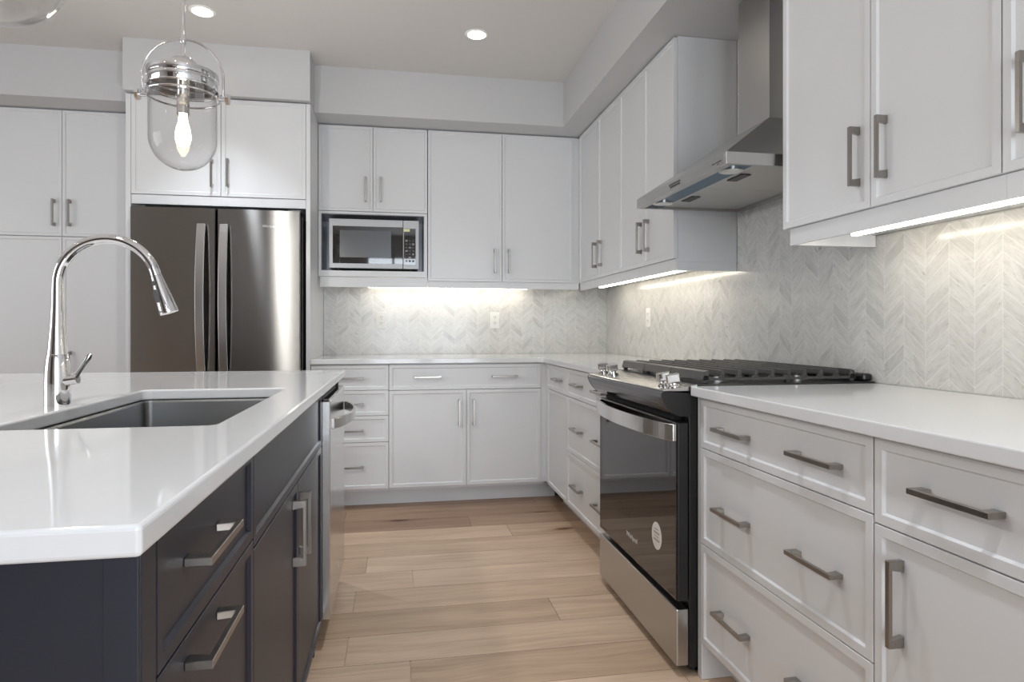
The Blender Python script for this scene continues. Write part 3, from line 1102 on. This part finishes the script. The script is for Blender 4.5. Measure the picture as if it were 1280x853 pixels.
# sink bowl
r = thing('sink', 'undermount brushed steel sink set into the white island top', 'sink', ((SX0 + SX1) / 2, (SY0 + SY1) / 2, 0.884))
L0 = ((SX0 + SX1) / 2, (SY0 + SY1) / 2, 0.884)
b = bmesh.new()
rings = []
for d_, z, rad in ((-0.012, 0.8825, 0.034), (0.005, 0.8825, 0.018), (0.006, 0.878, 0.018), (0.010, 0.690, 0.018), (0.030, 0.672, 0.02)):
    rings.append([b.verts.new((x, y, z)) for x, y in rrect(SX0 + d_, SX1 - d_, SY0 + d_, SY1 - d_, rad)])
for a, c_ in zip(rings, rings[1:]):
    for i in range(len(a)):
        j = (i + 1) % len(a)
        b.faces.new((a[i], a[j], c_[j], c_[i]))
b.faces.new(rings[-1])
ob = obj('bowl', shift(b, L0), 'sinksteel', r)
so = ob.modifiers.new('thick', 'SOLIDIFY')
so.thickness = 0.0015
so.offset = -1
b = bmesh.new()
lathe(b, [(0.045, 0.6722), (0.045, 0.6745), (0.03, 0.6735), (0.03, 0.6728)], 24, L0[0], L0[1])
obj('drain', shift(b, L0), 'polished', r, smooth=True)

# ------------------------------------------------------------------ faucet
FXc, FYc = -0.785, 1.664
r = thing('faucet', 'tall chrome gooseneck kitchen faucet standing on the island behind the sink', 'faucet', (FXc, FYc, 0.9152))
b = bmesh.new()
lathe(b, [(0.0268, 0.0), (0.0268, 0.05), (0.0262, 0.08), (0.0235, 0.108), (0.0213, 0.1195)], 36)
obj('base', b, 'chrome', r, smooth=True)
b = bmesh.new()
pts = [(0, 0, 0.1205), (0, 0, 0.15), (0, 0, 0.19), (0, 0, 0.24), (0, 0, 0.285)]
rad = [0.0208, 0.0185, 0.0152, 0.0126, 0.0118]
Rr = 0.108
for i in range(1, 31):
    a = PI - i / 30 * math.radians(168)
    pts.append((Rr + Rr * math.cos(a), 0, 0.285 + Rr * math.sin(a)))
    rad.append(0.0116)
sweep(b, pts, rad, 24)
obj('spout', b, 'chrome', r, smooth=True)
ex, ez = pts[-1][0], pts[-1][2]
ux, uz = pts[-1][0] - pts[-2][0], pts[-1][2] - pts[-2][2]
ln = math.hypot(ux, uz)
ux, uz = ux / ln + 0.06, uz / ln
ln = math.hypot(ux, uz)
ux, uz = ux / ln, uz / ln
b = bmesh.new()
prof = [(0.001, 0.0122), (0.02, 0.0140), (0.05, 0.0178), (0.085, 0.0212), (0.094, 0.0210)]
sweep(b, [(ex + ux * d_, 0, ez + uz * d_) for d_, _ in prof], [q for _, q in prof], 28)
p = obj('spray_head', b, 'chrome', r, smooth=True)
for d_, w, hh in ((0.018, 0.006, 0.006), (0.050, 0.0085, 0.017)):
    b = bmesh.new()
    rr_ = 0.0130 if d_ < 0.03 else 0.0172
    px_, pz_ = uz, -ux                      # across the head, to its inner side
    c_ = Vector((ex + ux * d_ + px_ * rr_ * 0.52, -rr_ * 0.85, ez + uz * d_ + pz_ * rr_ * 0.52))
    nrm = Vector((px_ * 0.52, -0.85, pz_ * 0.52)).normalized()
    ax = Vector((ux, 0, uz))
    sd = nrm.cross(ax).normalized()
    ov = [c_ + ax * (hh * math.cos(2 * PI * i / 20)) + sd * (w * math.sin(2 * PI * i / 20)) for i in range(20)]
    lo = [b.verts.new(v - nrm * 0.003) for v in ov]
    hi = [b.verts.new(v + nrm * 0.0022) for v in ov]
    b.faces.new(lo)
    b.faces.new(hi[::-1])
    for i in range(20):
        j = (i + 1) % 20
        b.faces.new((lo[i], lo[j], hi[j], hi[i]))
    obj('spray_button', b, 'rubber', p, 0.0006)
b = bmesh.new()
sweep(b, [(0.020, -0.006, 0.058), (0.036, -0.008, 0.060), (0.047, -0.009, 0.062)], [0.0125, 0.012, 0.011], 20)
p = obj('valve', b, 'chrome', r, smooth=True)
b = bmesh.new()
sweep(b, [(0.042, -0.009, 0.066), (0.050, -0.009, 0.080), (0.061, -0.009, 0.098), (0.070, -0.009, 0.112), (0.0745, -0.009, 0.121)], [0.006, 0.0052, 0.0055, 0.0065, 0.0045], 16)
obj('lever', b, 'chrome', r, smooth=True)

# ------------------------------------------------------------------ pendants


def pendant(label, px_, py_):
    z0 = 1.68
    r = thing('pendant_light', label, 'pendant light', (px_, py_, z0), group='island pendants')
    R_ = 0.115
    # glass jar, walls 3 mm
    b = bmesh.new()
    prof = [(0.004, 0.0)]
    for i in range(1, 13):
        a = i / 12 * PI / 2
        prof.append((R_ * math.sin(a), R_ - R_ * math.cos(a)))
    prof += [(R_, 0.16), (R_, 0.24), (R_ - 0.004, 0.30)]
    lathe(b, prof, 48, cap0=True, cap1=False)
    ob = obj('glass_shade', b, 'glass', r)
    for f in ob.data.polygons:
        f.use_smooth = True
    so = ob.modifiers.new('thick', 'SOLIDIFY')
    so.thickness = 0.002
    so.offset = -1
    # lid
    b = bmesh.new()
    lathe(b, [(0.1165, 0.300), (0.1172, 0.301), (0.1172, 0.331), (0.1205, 0.333), (0.1212, 0.335), (0.1212, 0.356), (0.1195, 0.358), (0.058, 0.361), (0.052, 0.364), (0.051, 0.384), (0.047, 0.398), (0.035, 0.408), (0.010, 0.412)], 48)
    obj('lid', b, 'chrome', r, smooth=True)
    b = bmesh.new()
    sweep(b, [(0.1190 * math.cos(a * PI / 32), 0.1190 * math.sin(a * PI / 32), 0.2965) for a in range(64)], 0.0032, 8, True)
    obj('lid_ring', b, 'chrome', r, smooth=True)
    # ring round the glass with two pivots
    b = bmesh.new()
    sweep(b, [(0.1225 * math.cos(a * PI / 32), 0.1225 * math.sin(a * PI / 32), 0.270) for a in range(64)], 0.0036, 8, True)
    obj('pivot_ring', b, 'chrome', r, smooth=True)
    b = bmesh.new()
    Ry = 0.1395
    pts = [(-Ry, 0, 0.272), (-Ry, 0, 0.31)]
    for i in range(0, 25):
        a = PI - i / 24 * PI
        pts.append((Ry * math.cos(a), 0, 0.342 + Ry * math.sin(a)))
    pts += [(Ry, 0, 0.31), (Ry, 0, 0.272)]
    sweep(b, pts, 0.0048, 12)
    y = obj('yoke', b, 'chrome', r, smooth=True)
    for s in (-1, 1):
        b = bmesh.new()
        cyl(b, (s * 0.122, 0, 0.270), (s * 0.148, 0, 0.270), 0.0075, 14)
        cyl(b, (s * 0.148, 0, 0.270), (s * 0.160, 0, 0.270), 0.0205, 8)
        obj('thumb_screw', b, 'chrome', y, smooth=True)
    b = bmesh.new()
    cyl(b, (0, 0, 0.409), (0, 0, ZC - z0 - 0.02), 0.0076, 16)
    rod = obj('rod', b, 'chrome', r, smooth=True)
    b = bmesh.new()
    lathe(b, [(0.0092, 0.466), (0.0108, 0.469), (0.0108, 0.494), (0.0092, 0.497)], 20)
    obj('collar', b, 'chrome', rod, smooth=True)
    b = bmesh.new()
    lathe(b, [(0.02, ZC - z0 - 0.024), (0.06, ZC - z0 - 0.02), (0.062, ZC - z0 - 0.001)], 32)
    obj('ceiling_canopy', b, 'chrome', r, smooth=True)
    b = bmesh.new()
    lathe(b, [(0.0215, 0.205), (0.0215, 0.3075)], 28)
    sk = obj('socket', b, 'polished', r, smooth=True)
    b = bmesh.new()
    lathe(b, [(0.004, 0.085), (0.014, 0.088), (0.023, 0.100), (0.027, 0.120), (0.024, 0.150), (0.016, 0.178), (0.0135, 0.2045)], 24)
    obj('bulb', b, 'bulb', r, smooth=True, label='glowing warm filament bulb')
    for dz in (0.05,):
        d = bpy.data.lights.new('pendant_lamp', 'POINT')
        d.energy = PENDANT_POWER
        d.color = (1.0, 0.98, 0.94)
        d.shadow_soft_size = 0.02
        o = bpy.data.objects.new('pendant_lamp', d)
        o.location = (0, 0, dz)
        o.parent = r
        C.objects.link(o)
    return r


pendant('chrome and clear glass jar pendant with lit bulb hanging before the refrigerator cabinet', -0.777, 2.53)
pendant('clear glass pendant bottom cut by the top edge of the picture', -0.752, 1.372)

# ------------------------------------------------------------------ recessed ceiling lights


def downlight(label, x, y, power=1.0):
    r = thing('recessed_light', label, 'ceiling light', (x, y, ZC), group='recessed ceiling lights')
    b = bmesh.new()
    lathe(b, [(0.052, -0.0065), (0.062, -0.006), (0.066, -0.001)], 36)
    obj('trim_ring', b, 'plastic', r, smooth=True)
    b = bmesh.new()
    lathe(b, [(0.048, -0.0085), (0.050, -0.0068)], 36)
    obj('lens', b, 'pot', r, smooth=True, label='lit white lens')
    d = bpy.data.lights.new('downlight_lamp', 'SPOT')
    d.energy = DOWNLIGHT_POWER * power
    d.color = WARM
    d.spot_size = math.radians(84)
    d.spot_blend = 0.9
    d.shadow_soft_size = 0.045
    o = bpy.data.objects.new('downlight_lamp', d)
    o.location = (0, 0, -0.02)
    o.parent = r
    C.objects.link(o)


downlight('lit recessed ceiling light above the walkway, clear of the pendant', 0.435, 3.556, 0.4)
downlight('lit recessed ceiling light close behind the pendant rod', -0.997, 3.548)
for x, y, pw in ((0.435, 1.9, 0.85), (0.435, 0.3, 1.0), (-0.997, 0.3, 0.15), (-2.6, 2.6, 1.0), (-2.6, 0.3, 1.0)):  # unseen downlights, added to light the floor and the room
    downlight('unseen recessed ceiling light outside the picture, added to light the room', x, y, pw)

# ------------------------------------------------------------------ light bars under the cabinets


def light_bar(label, x0, x1, y0, y1):
    z0, z1 = 1.388, 1.4065
    r = thing('light_bar', label, 'light bar', ((x0 + x1) / 2, (y0 + y1) / 2, z0), group='light bars under the wall cabinets')
    L0 = ((x0 + x1) / 2, (y0 + y1) / 2, z0)
    obj('housing', shift(B((x0, x1, y0, y1, z0 + 0.010, z1)), L0), 'plastic', r)
    obj('diffuser', shift(B((x0 + 0.0015, x1 - 0.0015, y0 + 0.0015, y1 - 0.0015, z0, z0 + 0.0098)), L0), 'led', r, label='glowing diffuser')


light_bar('lit light bar under the back wall cabinets above the outlets', -0.20, 0.93, 4.575, 4.60)
light_bar('lit light bar under the far right wall cabinets beside the hood', 1.40, 1.425, 2.93, 4.34)
light_bar('lit light bar under the wall cabinet nearest the camera', 1.40, 1.425, 0.45, 1.79)

# ------------------------------------------------------------------ outlets


def outlet(label, loc, rz):
    r = thing('outlet', label, 'outlet', loc, rz, 'outlets on the backsplash')
    obj('plate', B((-0.036, 0.036, -0.006, 0.0, -0.060, 0.060)), 'plastic', r, 0.002)
    for s in (-1, 1):
        q = obj('socket', B((-0.017, 0.017, -0.0085, -0.0062, s * 0.021 - 0.0165, s * 0.021 + 0.0165)), 'plastic', r, 0.001)
        obj('slot', B((-0.0075, -0.0048, -0.0092, -0.0086, s * 0.021 - 0.002, s * 0.021 + 0.008), (0.0048, 0.0075, -0.0092, -0.0086, s * 0.021 - 0.002, s * 0.021 + 0.008), (-0.002, 0.002, -0.0092, -0.0086, s * 0.021 - 0.011, s * 0.021 - 0.007)), 'rubber', q)


outlet('white outlet on the back tile under the microwave niche', (-0.1145, YBt + 0.0007, 1.161), 0)
outlet('white outlet on the back tile below the tall two-door wall cabinet', (0.708, YBt + 0.0007, 1.163), 0)
outlet('white outlet on the side wall tile above the far corner counter', (XWt + 0.0007, 3.846, 1.170), R90)
